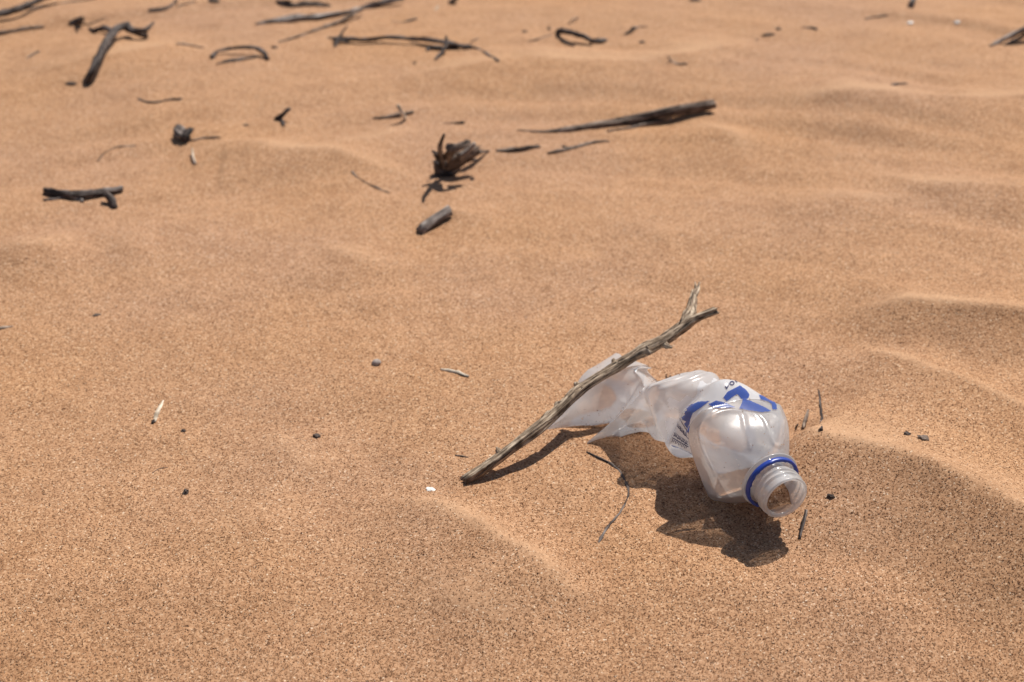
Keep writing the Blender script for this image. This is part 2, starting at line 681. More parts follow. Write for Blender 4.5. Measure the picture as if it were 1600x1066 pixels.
def fast_mesh(name, co, fl, k, mat, smooth):
    me = bpy.data.meshes.new(name)
    me.vertices.add(len(co))
    me.vertices.foreach_set('co', co.astype(np.float32).ravel())
    me.loops.add(fl.size)
    me.loops.foreach_set('vertex_index', fl.astype(np.int32).ravel())
    me.polygons.add(len(fl))
    me.polygons.foreach_set('loop_start', np.arange(0, fl.size, k, dtype=np.int32))
    me.polygons.foreach_set('loop_total', np.full(len(fl), k, np.int32))
    me.polygons.foreach_set('use_smooth', np.full(len(fl), smooth))
    me.materials.append(mat)
    me.update(calc_edges=True)
    o = bpy.data.objects.new(name, me)
    COL.objects.link(o)
    return o


sand = fast_mesh('sand_ground', co, quads, 4, M['sand'], True)
da = sand.data.attributes.new('drift', 'FLOAT', 'POINT')
da.data.foreach_set('value', np.clip(GD, 0, 1).astype(np.float32).ravel())
tag(sand, 'wind-rippled orange sand covering the whole ground', 'sand', kind='structure')


# ------------------------------------------------------------------ crushed bottle
def mm(*a):
    return np.array(a, float) / 1000


NECK0 = mm(152, 640, 31)                    # centre of the mouth
AX = np.array([-.37, .93, .05])
AX /= np.linalg.norm(AX)                    # from the mouth into the bottle
BT = empty('plastic_bottle', (.125, .69, rz(.125, .69)))
tag(BT, 'crushed milky plastic bottle with open neck and torn blue and white label', 'bottle')


def ring_frame(c, t):
    t = np.array([t[0], t[1]], float)
    t /= np.linalg.norm(t)
    return np.array([c[0], c[1], 0]) / 1000, np.array([t[1], -t[0], 0])


def along(d):
    p = NECK0 + AX * d / 1000
    return p[0] * 1000, p[1] * 1000


def circ(r_, zc, k=12):
    return [(r_ * math.cos(i * 2 * math.pi / k), zc + r_ * math.sin(i * 2 * math.pi / k)) for i in range(k)]


T1 = (-.37, .93)
RINGS = []   # (centre xy mm, tangent, 12 x (s, z) mm, overrides {i: (px, py, z mm)})
RINGS.append((along(19.5), T1, circ(14.2, 31), {}))
RINGS.append((along(23), T1, circ(16.0, 31), {}))
RINGS.append((along(32), T1, [(20.5, 32), (20, 44), (13, 52), (0, 53), (-14, 52), (-21, 45), (-20.5, 32), (-18, 17), (-12, 9), (0, 7), (12, 8), (19, 18)], {}))
RINGS.append((along(44), T1, [(26, 33), (26.5, 47), (19, 55), (0, 57.5), (-19, 57), (-27, 48), (-25.5, 33), (-20.5, 13), (-16, 3), (0, .5), (17, 2), (24, 16)], {}))
RINGS.append((along(55.5), T1, [(31, 32), (31.5, 44), (26, 54), (0, 61), (-24, 62), (-33, 51), (-29.5, 33), (-21.5, 12), (-16, 0), (0, -1), (18, 1), (28, 16)], {}))
RINGS.append((along(60), T1, [(30, 33), (30, 44), (22, 55), (0, 60), (-17, 56), (-23, 46), (-21, 34), (-17, 22), (-10, 13), (0, 9), (16, 8), (27, 18)], {}))
RINGS.append(((122, 708), (-.48, .88), [(29, 34), (27, 46), (17, 58), (1, 66), (-14, 61), (-26, 50), (-31, 36), (-28, 22), (-18, 13), (0, 8), (17, 7), (26, 16)],
              {4: (1100, 618, 58), 5: (1074, 640, 50), 6: (1063, 665, 36), 7: (1052, 692, 20), 8: (1078, 699, 13)}))
RINGS.append(((112, 719), (-.56, .83), [(27, 34), (25, 46), (15, 53), (0, 54), (-10, 46), (-16, 38), (-20, 28), (-22, 16), (-14, 9), (0, 6), (16, 5), (24, 13)],
              {4: (1082, 618, 48), 5: (1062, 640, 38), 6: (1054, 662, 27), 7: (1044, 693, 15)}))
RINGS.append(((103, 730), (-.6, .8), [(28, 31), (26, 45), (16, 53), (2, 54), (-11, 52), (-19, 46), (-22, 32), (-20, 18), (-12, 9), (0, 5), (16, 4), (25, 12)],
              {4: (1030, 600, 52), 5: (1012, 613, 46), 6: (1018, 642, 34), 7: (1027, 670, 20), 8: (1046, 690, 9)}))
RINGS.append(((94, 740), (-.66, .75), [(29, 23), (27, 33), (16, 42), (3, 47), (-9, 45), (-14, 38), (-15, 27), (-14, 15), (-9, 8), (0, 4), (16, 3), (26, 10)],
              {4: (1014, 603, 47), 5: (1014, 620, 40), 6: (1020, 638, 27), 7: (1022, 650, 14)}))
RINGS.append(((86, 748), (-.7, .71), [(29, 17), (26, 23), (14, 31), (2, 39), (-9, 40), (-13, 36), (-14, 26), (-13, 14), (-9, 6), (0, 2), (16, 2), (26, 9)],
              {4: (1010, 604, 44), 5: (1004, 622, 36), 6: (998, 640, 23), 7: (992, 656, 8), 8: (1000, 660, 3)}))
RINGS.append(((80, 755), (-.75, .66), [(30, 14), (27, 20), (16, 28), (5, 38), (-4, 42), (-12, 36), (-17, 22), (-19, 9), (-14, 2), (0, 1), (16, 1), (28, 8)],
              {4: (1005, 606, 43), 5: (985, 629, 33), 6: (955, 658, 17), 7: (918, 688, 3), 8: (930, 696, -1)}))
RINGS.append(((72, 763), (-.78, .62), [(32, 14), (29, 22), (18, 31), (8, 36), (0, 34), (-6, 25), (-8, 14), (-8, 7), (-5, 3), (4, 1), (16, 1), (28, 7)],
              {4: (1000, 592, 36), 5: (988, 612, 24), 6: (976, 634, 12), 7: (968, 648, 5)}))
RINGS.append(((63, 772), (-.8, .6), [(35, 13), (32, 24), (20, 33), (8, 36), (-4, 30), (-16, 19), (-26, 7), (-27, 3), (-18, 2), (0, 1), (18, 1), (31, 5)],
              {3: (1000, 569, 38), 2: (1018, 572, 33), 4: (972, 590, 30), 5: (950, 622, 17), 6: (930, 652, 6), 7: (928, 660, 3)}))
RINGS.append(((53, 781), (-.81, .59), [(37, 11), (35, 22), (22, 26), (8, 28), (-6, 22), (-20, 13), (-32, 5), (-33, 2), (-22, 1), (0, 0), (18, 0), (33, 3)],
              {3: (950, 580, 30), 5: (912, 630, 13)}))
RINGS.append(((45, 787), (-.81, .59), [(38, 9), (37, 17), (22, 20), (8, 22), (-6, 17), (-22, 10), (-35, 3.5), (-36, 0), (-24, -1), (0, -1), (18, -1), (34, 2)],
              {1: (962, 549, 20), 6: (854, 668, 2), 7: (858, 677, -1), 5: (888, 640, 10)}))
RINGS.append(((43, 788), (-.81, .59), [(34, 8), (32, 13), (20, 15), (7, 16), (-6, 12), (-20, 7), (-30, 2.5), (-31, 0), (-21, -1), (0, -1), (16, -1), (30, 2)], {}))

K = 12
cage, ringpos = [], []
for ri, (c, t, prof, ov) in enumerate(RINGS):
    c3, s3 = ring_frame(c, t)
    gz = 0.0
    for i, (s_, z_) in enumerate(prof):
        if i in ov:
            px, py, z = ov[i]
            p = at(px, py, z / 1000)
        else:
            p = c3 + s3 * s_ / 1000
            p[2] = z_ / 1000
        if ri < 3:                      # shoulder rings stand square to the tilted neck
            p = p + np.array([0, 0, 1]) * 0
        cage.append(p)
        ringpos.append(float(ri))
cfaces = []
nR = len(RINGS)
for r_ in range(nR - 1):
    for i in range(K):
        k = (i + 1) % K
        cfaces.append((r_ * K + i, (r_ + 1) * K + i, (r_ + 1) * K + k, r_ * K + k))
cage.append(np.mean(cage[-K:], axis=0))
ringpos.append(float(nR))
for i in range(K):
    k = (i + 1) % K
    cfaces.append(((nR - 1) * K + i, len(cage) - 1, (nR - 1) * K + k))
GZ0 = rz(.125, .69)
cage = [np.array([p[0], p[1], p[2] + GZ0]) for p in cage]

me = bpy.data.meshes.new('shell_cage')
me.from_pydata([tuple(map(float, p)) for p in cage], [], cfaces)
ra = me.attributes.new('ringpos', 'FLOAT', 'POINT')
ra.data.foreach_set('value', np.array(ringpos, np.float32))
ce = me.attributes.new('crease_edge', 'FLOAT', 'EDGE')
cre = np.zeros(len(me.edges), np.float32)
RING_CREASE = {4: .85, 5: .5, 6: .2, 7: .3, 9: .35, 10: .35, 11: .8, 12: .7, 13: .3, 15: .75, 16: .5}
LONG_CREASE = {(2, 4): .35, (3, 4): .45, (2, 2): .35, (3, 2): .45, (4, 2): .35, (4, 5): .3, (3, 8): .5, (4, 8): .5, (11, 4): .5, (13, 3): .75, (14, 3): .7, (13, 4): .2,
               (13, 6): .7, (14, 6): .8, (15, 6): .8, (15, 1): .6, (14, 1): .5, (8, 4): .4, (9, 5): .6, (10, 5): .5, (6, 5): .35, (6, 2): .3, (11, 7): .5, (12, 3): .6}
for e in me.edges:
    a, b = e.vertices
    if a >= nR * K or b >= nR * K:
        continue
    if a // K == b // K:
        cre[e.index] = RING_CREASE.get(a // K, 0)
    else:
        cre[e.index] = LONG_CREASE.get((min(a // K, b // K), a % K), .08)
ce.data.foreach_set('value', cre)
tmp = bpy.data.objects.new('shell_cage', me)
COL.objects.link(tmp)
sm = tmp.modifiers.new('s', 'SUBSURF')
sm.levels = 4
sm.render_levels = 4
target = np.array(cage)
cur = target.copy()
sm.levels = 3
for it in range(5):                       # pull the cage until the smooth wall passes through the measured points
    dg = bpy.context.evaluated_depsgraph_get()
    dg.update()
    ev = tmp.evaluated_get(dg)
    em = ev.to_mesh()
    q = np.empty(len(em.vertices) * 3, np.float32)
    em.vertices.foreach_get('co', q)
    lim = q.reshape(-1, 3)[:len(cage)].astype(float)
    ev.to_mesh_clear()
    cur += .7 * (target - lim)
    me.vertices.foreach_set('co', cur.astype(np.float32).ravel())
    me.update()
sm.levels = 4
dg = bpy.context.evaluated_depsgraph_get()
dg.update()
ev = tmp.evaluated_get(dg)
em = ev.to_mesh()
V = np.empty(len(em.vertices) * 3, np.float32)
em.vertices.foreach_get('co', V)
V = V.reshape(-1, 3).astype(float)
RP = np.empty(len(em.vertices), np.float32)
em.attributes['ringpos'].data.foreach_get('value', RP)
FCS = [tuple(p.vertices) for p in em.polygons]
NV = np.empty(len(em.vertices) * 3, np.float32)
em.vertices.foreach_get('normal', NV)
NV = NV.reshape(-1, 3).astype(float)
ev.to_mesh_clear()
bpy.data.objects.remove(tmp)

# sharp little folds in the thin wall (piecewise flat facets), stronger towards the crushed tail
def facets(P, cell, seed):
    rg = np.random.default_rng(seed)
    lo, hi = P.min(0) - .01, P.max(0) + .01
    k = max(8, int(np.prod((hi - lo) / cell)))
    pts = rg.uniform(lo, hi, (k, 3))
    nrm = rg.normal(size=(k, 3))
    nrm /= np.linalg.norm(nrm, axis=1)[:, None]
    out = np.empty(len(P))
    for i0 in range(0, len(P), 4000):
        q = P[i0:i0 + 4000]
        d = ((q[:, None] - pts[None]) ** 2).sum(2)
        idx = np.argsort(d, 1)[:, :2]
        d1 = np.sqrt(np.take_along_axis(d, idx, 1))
        out[i0:i0 + 4000] = (d1[:, 1] - d1[:, 0])
    return out / cell


fa = np.clip(facets(V, .020, 4), 0, .6)
fb = np.clip(facets(V, .011, 5), 0, .5)
amt = np.where(RP < 4.3, np.where(RP < 2, 0, .10), np.where(RP < 6.8, .75, 1.0))
V = V - NV * ((.00035 * (.6 - fa) + .00012 * (.5 - fb)) * amt)[:, None]
# moulded ribs round the body between label and tail
rib = np.exp(-((RP - 7.75) / .11) ** 2) + np.exp(-((RP - 8.15) / .11) ** 2) + .8 * np.exp(-((RP - 8.55) / .11) ** 2)
V = V + NV * (.0011 * rib * (NV[:, 2] > -.2))[:, None]
# embossed loops on the shoulder, pressed outwards from the wall
def z1(x, y):    # coordinates read in the 7.895x enlargement of the label
    return (1050 + x / 7.895, 575 + y / 7.895)


bvh = BVHTree.FromPolygons([Vector(v) for v in V], FCS)
for loop in (((300, 760), (360, 690), (480, 600), (600, 545), (740, 525), (840, 540), (875, 600), (900, 730), (930, 850), (965, 990)),
             ((1080, 580), (1140, 640), (1190, 760), (1220, 870), (1270, 950), (1330, 955), (1370, 880), (1375, 720), (1370, 620)),
             ((420, 770), (430, 850), (480, 930), (560, 960), (620, 950))):
    pts = []
    for p in loop:
        h, nn, _, _ = bvh.ray_cast(Vector(C0), Vector(ray(*z1(*p))).normalized())
        if h is not None:
            pts.append(np.array(h))
    curve, _ = catmull(pts, [1] * len(pts), .0006)
    near = np.where((RP > .8) & (RP < 4.6))[0]
    dmin = np.array([np.sqrt(((curve - V[k]) ** 2).sum(1).min()) for k in near])
    V[near] += NV[near] * (.00075 * np.exp(-(dmin / .0011) ** 2))[:, None]
shell = obj('shell', V, FCS, M['film'], BT)
wc = shell.data.attributes.new('clearness', 'FLOAT', 'POINT')
wc.data.foreach_set('value', (.62 - .20 * sstep((RP - 3.8) / 1.5)
                              + .05 * vnoise(V[:, 0] / .012, V[:, 1] / .012 + V[:, 2] / .015, 41)).astype(np.float32))
bvh = BVHTree.FromPolygons([Vector(v) for v in V], FCS)

# label film: wraps the middle of the body, a little off the wall, torn edges
jag = .22 * np.sin(V[:, 2] * 420) + .16 * np.sin(V[:, 0] * 700 + 1)
sel = (RP + jag * .5 > 4.75) & (RP + jag < 7.25)
idm, lv, lf = {}, [], []
for f in FCS:
    if all(sel[i] for i in f):
        q = []
        for i in f:
            if i not in idm:
                idm[i] = len(lv)
                lv.append(V[i] + NV[i] * .00035)
            q.append(idm[i])
        lf.append(q)
LAB = obj('label_film', lv, lf, M['label'], BT)
LAB['label'] = 'torn clear label film with blue print'


# print on the far and under side of the label, seen through the plastic
bsel = (RP > 5.0) & (RP < 6.2 + jag) & (NV[:, 2] < -.1) & (NV[:, 0] > -.55)
idm, bv, bf = {}, [], []
for f in FCS:
    if all(bsel[i] for i in f):
        q = []
        for i in f:
            if i not in idm:
                idm[i] = len(bv)
                bv.append(V[i] + NV[i] * .0007)
            q.append(idm[i])
        bf.append(q)
bp_o = obj('back_print', bv, bf, M['blue'], LAB)
bp_o['label'] = 'blue print on the underside of the label'


def inside(poly, x, y):
    c = False
    j = len(poly) - 1
    for i in range(len(poly)):
        xi, yi = poly[i]
        xj, yj = poly[j]
        if (yi > y) != (yj > y) and x < (xj - xi) * (y - yi) / (yj - yi) + xi:
            c = not c
        j = i
    return c


def decal(name, polys, mat, parent, off=.0007, step=.7, label=None):
    """flat print laid on the bottle wall where the photograph shows it"""
    verts, faces, idx = [], [], {}
    for poly in polys:
        x0 = min(p[0] for p in poly)
        x1 = max(p[0] for p in poly)
        y0 = min(p[1] for p in poly)
        y1 = max(p[1] for p in poly)
        for a in range(int((x1 - x0) / step) + 1):
            for b in range(int((y1 - y0) / step) + 1):
                if not inside(poly, x0 + (a + .5) * step, y0 + (b + .5) * step):
                    continue
                q = []
                for da, db in ((0, 0), (0, 1), (1, 1), (1, 0)):
                    k = (round((x0 + (a + da) * step) * 50), round((y0 + (b + db) * step) * 50))
                    if k not in idx:
                        d = Vector(ray(x0 + (a + da) * step, y0 + (b + db) * step)).normalized()
                        h, nn, _, _ = bvh.ray_cast(Vector(C0), d)
                        if h is None:
                            idx[k] = None
                        else:
                            if nn.dot(d) > 0:
                                nn = -nn
                            idx[k] = len(verts)
                            verts.append(np.array(h + nn * off))
                    q.append(idx[k])
                if None in q:
                    continue
                pp = [verts[i] for i in q]
                if max(np.linalg.norm(pp[i] - pp[i - 1]) for i in range(4)) > .004:
                    continue
                faces.append(q)
    if not faces:
        return None
    o = obj(name, verts, faces, mat, parent)
    if label:
        o['label'] = label
    return o


def stroke(pts, wd):
    """polyline in pixels -> list of quads"""
    out = []
    for (x0, y0), (x1, y1) in zip(pts[:-1], pts[1:]):
        L_ = math.hypot(x1 - x0, y1 - y0) + 1e-6
        nx_, ny_ = -(y1 - y0) / L_ * wd / 2, (x1 - x0) / L_ * wd / 2
        ex, ey = (x1 - x0) / L_ * wd * .3, (y1 - y0) / L_ * wd * .3
        out.append([(x0 + nx_ - ex, y0 + ny_ - ey), (x1 + nx_ + ex, y1 + ny_ + ey), (x1 - nx_ + ex, y1 - ny_ + ey), (x0 - nx_ - ex, y0 - ny_ - ey)])
    return out


decal('big_letter', [[z1(*p) for p in ((632, 372), (680, 302), (765, 258), (832, 225), (908, 280), (950, 335), (940, 372), (900, 415), (850, 385), (800, 328), (745, 362), (672, 420))]], M['blue'], LAB)
decal('big_letter', [[z1(*p) for p in ((880, 390), (960, 415), (1060, 458), (1150, 500), (1225, 545), (1100, 556), (960, 535), (825, 510))]], M['blue'], LAB)
decal('big_letter', [[z1(*p) for p in ((1065, 340), (1180, 370), (1250, 410), (1285, 470), (1290, 525), (1235, 520), (1225, 460), (1190, 430), (1090, 400))],
                     [z1(*p) for p in ((960, 228), (1030, 250), (1130, 310), (1110, 305), (1000, 265))]], M['blue'], LAB)
decal('blue_band', [[z1(*p) for p in ((450, 455), (545, 410), (620, 425), (780, 495), (650, 505), (520, 500))]], M['blue'], LAB)
decal('blue_band', [[z1(*p) for p in ((130, 610), (175, 580), (165, 545), (200, 530), (180, 500), (215, 470), (280, 450), (330, 425), (470, 415), (370, 490), (265, 560), (235, 640), (215, 790), (180, 800), (195, 740), (160, 690), (185, 660), (140, 640))]], M['blue'], LAB)
decal('side_patch', [[z1(*p) for p in ((1405, 570), (1450, 640), (1490, 760), (1480, 850), (1455, 800), (1420, 640))]], M['navy'], LAB)
# small upside-down capitals
decal('small_letter', stroke([z1(655, 235), z1(672, 262), z1(700, 205)], 1.6) + stroke([z1(668, 250), z1(690, 235)], 1.2), M['navy'], LAB, step=.45)
decal('small_letter', stroke([z1(735 + 25 * math.cos(t * .7), 198 + 20 * math.sin(t * .7)) for t in range(10)], 1.5), M['navy'], LAB, step=.45)
decal('small_letter', stroke([z1(775, 170), z1(795, 185)], 1.6), M['navy'], LAB, step=.45)
decal('small_letter', stroke([z1(810, 165), z1(860, 178)], 1.3) + stroke([z1(830, 160), z1(835, 185)], 1.2), M['navy'], LAB, step=.45)
# rows of fine print on the fold at the left
rows = []
for k in range(7):
    x0, y0 = 110 - k * 14, 640 + k * 42
    rows.append((x0, y0))
pr = []
pr += stroke([z1(105, 625), z1(215, 800)], 1.1)
pr += stroke([z1(75, 715), z1(215, 870)], 1.1)
pr += stroke([z1(20, 860), z1(210, 965)], 1.3)
for k in range(9):
    x0, y0 = 88 + k * 12, 690 + k * 14
    pr += stroke([z1(x0, y0), z1(x0 - 10 + k % 3 * 6, y0 + 42)], 1.1)
for k in range(11):
    x0, y0 = 50 + k * 15, 800 + k * 10
    pr += stroke([z1(x0, y0), z1(x0 - 14, y0 + 40 - (k % 3) * 9)], 1.2)
    pr += stroke([z1(x0 - 8, y0 + 34), z1(x0 + 4, y0 + 40)], 1.1)
for k in range(10):
    x0, y0 = 20 + k * 19, 880 + k * 9
    pr += stroke([z1(x0, y0), z1(x0 - 9, y0 + 28 - (k % 2) * 8)], 1.1)
decal('fine_print', pr, M['navy'], LAB, step=.45)

# neck: a turned shape with a helical thread, wall thickness and a support ring
S3 = np.array([.93, .37, 0])
S3 -= AX * (S3 @ AX)
S3 /= np.linalg.norm(S3)
U3 = np.cross(S3, AX)
if U3[2] < 0:
    U3 = -U3
NC = NECK0 + np.array([0, 0, GZ0])


def neck_pt(d, r_, th):
    return NC + AX * d / 1000 + (S3 * math.cos(th) + U3 * math.sin(th)) * r_ / 1000


def bump1(x, wd):
    return math.exp(-(x / wd) ** 2)


SEG = 72
prof = []
for d in np.arange(20.5, 18.4, -.35):
    prof.append((d, 14.2))
prof += [(18.6, 16.0), (18.5, 17.4), (18.1, 17.8), (17.6, 17.8), (17.2, 17.4), (17.0, 15.0)]
for d in np.arange(16.6, 1.4, -.3):
    prof.append((d, None))
prof += [(1.2, 13.0), (.7, 13.5), (.2, 13.6), (-.1, 13.2), (-.2, 12.6), (-.1, 12.0), (.3, 11.6), (1.5, 11.4), (4, 11.3), (8, 11.3), (12, 11.4), (16, 11.8), (20.5, 12.8)]
nv, nf = [], []
for d, r0 in prof:
    for j in range(SEG):
        th = j / SEG * 2 * math.pi
        if r0 is None:
            r_ = 13.0 + .25 * bump1(d - 11.6, .5)
            for turn in (-1, 0, 1):
                dc = 3.4 + (th / (2 * math.pi) + turn) * 3.6 + 1.2
                if 2.6 < dc < 10.2:
                    r_ += 1.15 * bump1(d - dc, .75)
        else:
            r_ = r0
        nv.append(neck_pt(d, r_, th))
for i in range(len(prof) - 1):
    for j in range(SEG):
        k = (j + 1) % SEG
        nf.append((i * SEG + j, i * SEG + k, (i + 1) * SEG + k, (i + 1) * SEG + j))
neck = obj('neck', nv, nf, M['neck'], BT)
neck['label'] = 'open threaded bottle neck with support flange'

# torn tamper ring left by the cap
rv, rf = [], []
cs = [(0, 0), (0, 1.2), (.4, 1.7), (2.5, 1.6), (2.9, 1.2), (2.9, 0)]
for j in range(96):
    th = j / 96 * 2 * math.pi
    for q, (dd_, rr_) in enumerate(cs):
        d = 16.3 - dd_
        if q in (3, 4, 5):
            d += random.uniform(-.22, .22)
            if j % 9 == 0:
                d -= .45
        rv.append(neck_pt(d + .25 * math.sin(th + .6), 14.9 + rr_, th))
for j in range(96):
    k = (j + 1) % 96
    for q in range(6):
        p_ = (q + 1) % 6
        rf.append((j * 6 + q, k * 6 + q, k * 6 + p_, j * 6 + p_))
ring_o = obj('tamper_ring', rv, rf, M['cap'], BT)
ring_o['label'] = 'torn blue cap ring round the neck'

# sand blown into the bottle
sv, sf = [], []
nu, nvv = 34, 16
for i in range(nu):
    a = i / (nu - 1)
    d = 3.5 + a * 54
    wid = 9.6 + 8 * float(sstep((d - 19) / 20))
    floor_z = 31 - 11.0 - 17.5 * float(sstep((d - 17) / 26))
    for j in range(nvv):
        b = j / (nvv - 1) * 2 - 1
        c3, s3 = ring_frame(along(d), T1)
        top = 1.5 + 5.5 * float(sstep(a * 4)) + 2.0 * (1 - b * b)
        p = c3 + s3 * (b * wid) / 1000
        p[2] = GZ0 + (floor_z + top + .7 * float(vnoise(np.array([a * 9]), np.array([b * 5]), 8)[0])) / 1000
        sv.append(p)
for i in range(nu - 1):
    for j in range(nvv - 1):
        sf.append((i * nvv + j, (i + 1) * nvv + j, (i + 1) * nvv + j + 1, i * nvv + j + 1))
si = obj('trapped_sand', sv, sf, M['sand'], None)
tag(si, 'orange sand lying inside the shoulder of the crushed bottle', 'sand', kind='stuff')

# ------------------------------------------------------------------ weathered stick across the tail of the bottle
def stick_at(px, py, fr, rpx):
    z = GZ0 + .0045 + fr * .052
    p = at(px, py, z)
    return p, px_r(p, rpx)


main = [(727, 750, -.02, 7.5), (760, 727, .08, 8.6), (800, 699, .18, 8.4), (850, 660, .31, 8), (880, 634, .39, 7.6), (905, 611, .46, 9), (925, 597, .52, 8.2), (950, 581, .58, 8),
        (1000, 551, .71, 8.6), (1030, 535, .78, 9), (1060, 514, .85, 7.6), (1085, 499, .91, 7), (1118, 486, 1.0, 5.4)]
SP = [stick_at(*q) for q in main]
MS = empty('weathered_stick', tuple(SP[0][0]))
tag(MS, 'pale weathered forked stick leaning across the crushed bottle', 'stick')
tube('stem', [p for p, _ in SP], [r_ for _, r_ in SP], M['weathered'], MS, seg=34, rough=.21, ragged=1.0, wiggle=.30, grain=7)
bp = [stick_at(*q) for q in ((1068, 510, .87, 6), (1078, 496, .90, 8.4), (1081, 480, .93, 6.0), (1083, 464, .96, 4.8), (1083, 453, .97, 2.8))]
br = tube('branch', [p for p, _ in bp], [r_ for _, r_ in bp], M['weathered'], MS, seg=18, rough=.34, ragged=.9)
for q in (((1085, 464, .96, 4), (1089, 454, .97, 3.2), (1093, 441, .98, 1.0)), ((1084, 458, .96, 2.6), (1087, 449, .97, 1.8), (1086, 440, .98, .8))):
    s_ = [stick_at(*k) for k in q]
    tube('splinter', [p for p, _ in s_], [r_ for _, r_ in s_], M['weathered'], br, seg=8, rough=.3, ragged=.4)
s_ = [stick_at(*k) for k in ((1032, 533, .78, 5.5), (1040, 540, .77, 4.0), (1050, 543, .765, 1.6))]
tube('stub', [p for p, _ in s_], [r_ for _, r_ in s_], M['weathered'], MS, seg=10, rough=.3)
s_ = [stick_at(*k) for k in ((905, 612, .46, 8.5), (902, 603, .48, 5.5), (899, 597, .50, 3))]
tube('knot', [p for p, _ in s_], [r_ for _, r_ in s_], M['weathered'], MS, seg=10, rough=.35)
s_ = [stick_at(*k) for k in ((835, 668, .29, 4), (872, 634, .40, 5), (893, 613, .45, 4), (903, 605, .47, 2))]
for kn in (((782, 708, .14, 6), (778, 700, .16, 3)), ((962, 571, .62, 6), (958, 563, .64, 3)), ((1012, 548, .74, 6), (1018, 553, .73, 3))):
    k_ = [stick_at(*k) for k in kn]
    tube('knot', [p for p, _ in k_], [r_ for _, r_ in k_], M['weathered'], MS, seg=10, rough=.4)
tube('bark_strip', [p for p, _ in s_], [r_ for _, r_ in s_], M['weathered'], MS, seg=8, rough=.5)


# grains stuck to the plastic
def cling(n, name, parent):
    up = np.where((NV[:, 2] > -.1) & (NV[:, 1] < .6))[0]
    low = up[(V[up, 2] < GZ0 + .012) | (RNG.random(len(up)) < .35)]
    ids = RNG.choice(low, n)
    o6 = np.array([[1, 0, 0], [-1, 0, 0], [0, 1, 0], [0, -1, 0], [0, 0, 1], [0, 0, -1]], float)
    f8 = np.array([[0, 2, 4], [2, 1, 4], [1, 3, 4], [3, 0, 4], [2, 0, 5], [1, 2, 5], [3, 1, 5], [0, 3, 5]])
    rd = RNG.uniform(.00016, .00042, (n, 1, 1))
    q = V[ids][:, None] + NV[ids][:, None] * .0005 + o6[None] * RNG.uniform(.6, 1.3, (n, 6, 1)) * rd
    fl = (f8[None] + (np.arange(n) * 6)[:, None, None]).reshape(-1, 3)
    g = fast_mesh(name, q.reshape(-1, 3), fl, 3, M['grain'], False)
    pl = np.array([(.50, .275, .14), (.30, .15, .08), (.08, .05, .04), (.75, .6, .45)])
    t = pl[RNG.choice(4, n, p=[.4, .3, .2, .1])]
    a = g.data.attributes.new('tint', 'FLOAT_COLOR', 'POINT')
    a.data.foreach_set('color', np.repeat(np.concatenate([t, np.ones((n, 1))], 1), 6, 0).astype(np.float32).ravel())
    g.parent = parent
    g.matrix_parent_inverse = parent.matrix_world.inverted()
    g['kind'] = 'stuff'


cling(420, 'clinging_grains', BT)

# ------------------------------------------------------------------ sticks and twigs behind
branched('driftwood_log', [
    ('stem', [(808, 204, 1.2), (850, 206, 2.6), (888, 203, 7), (930, 198, 9), (985, 189, 9.5), (1040, 178, 9.5, .004), (1085, 168, 8.5, .007), (1116, 161, 8, .009)], 'brown', dict(seg=20, rough=.15, grain=7, wiggle=.25)),
    ('shoot_or_shadow', [(950, 206, 2.0), (1000, 197, 3.0, .001), (1050, 186, 2.5, .002)], 'brown', {}),  # thin brown strip along the lower edge of the log
], 'long dark driftwood log tapering left, largest stick behind the bottle', 'log')

lone_stick('driftwood_piece', [(775, 236, 2.5), (800, 236, 5), (825, 232, 5), (842, 229, 4.2)], 'brown', 'short spindle-shaped wood piece just right of the gnarled root clump')
branched('forked_twig', [
    ('stem', [(856, 240, 2), (876, 236, 3.5), (905, 229, 3.2), (928, 223, 2.6), (952, 221, 1.6)], 'brown', {}),
    ('shoot_or_shadow', [(878, 228, 1.5, .004), (890, 231, 2.5), (905, 229, 2)], 'brown', {}),
], 'thin knobbly twig lying just below the long driftwood log', 'twig')

# gnarled root clump
branched('root_clump', [
    ('root_crown', [(686, 272, 7), (694, 260, 12, .004), (708, 252, 12.5, .010), (726, 242, 10.5, .015), (744, 233, 8, .018)], 'brown', dict(seg=24, rough=.24, ragged=1.0, grain=8)),
    ('root', [(690, 262, 6, .010), (687, 242, 5, .026), (688, 226, 4, .040), (694, 210, 1.6, .052)], 'char', dict(rough=.25)),
    ('root', [(700, 248, 7, .018), (712, 234, 7.5, .030), (730, 224, 5.5, .034), (731, 219, 4, .036)], 'brown', dict(rough=.3)),
    ('root', [(716, 244, 7, .022), (732, 232, 5, .028), (741, 223, 3, .034)], 'greylog', dict(rough=.3)),
    ('root', [(690, 248, 6, .018), (682, 242, 4, .022), (676, 236, 2, .026)], 'char', dict(rough=.3)),
    ('root', [(700, 235, 5, .026), (706, 228, 7, .030), (712, 226, 3, .034)], 'greylog', dict(rough=.4)),
    ('root', [(735, 236, 6, .012), (750, 238, 3, .006), (765, 236, 1.2)], 'brown', {}),
    ('root', [(725, 252, 4, .006), (740, 251, 3, .004), (744, 250, 2, .003)], 'char', {}),
    ('root', [(684, 252, 8, .010), (688, 264, 11, .003), (700, 271, 9), (716, 264, 7)], 'char', dict(rough=.3)),
    ('rootlet', [(690, 272, 3), (678, 279, 1.6), (666, 283, .8)], 'char', {}),
], 'gnarled dark root clump with upright spikes standing in the sand', 'root')

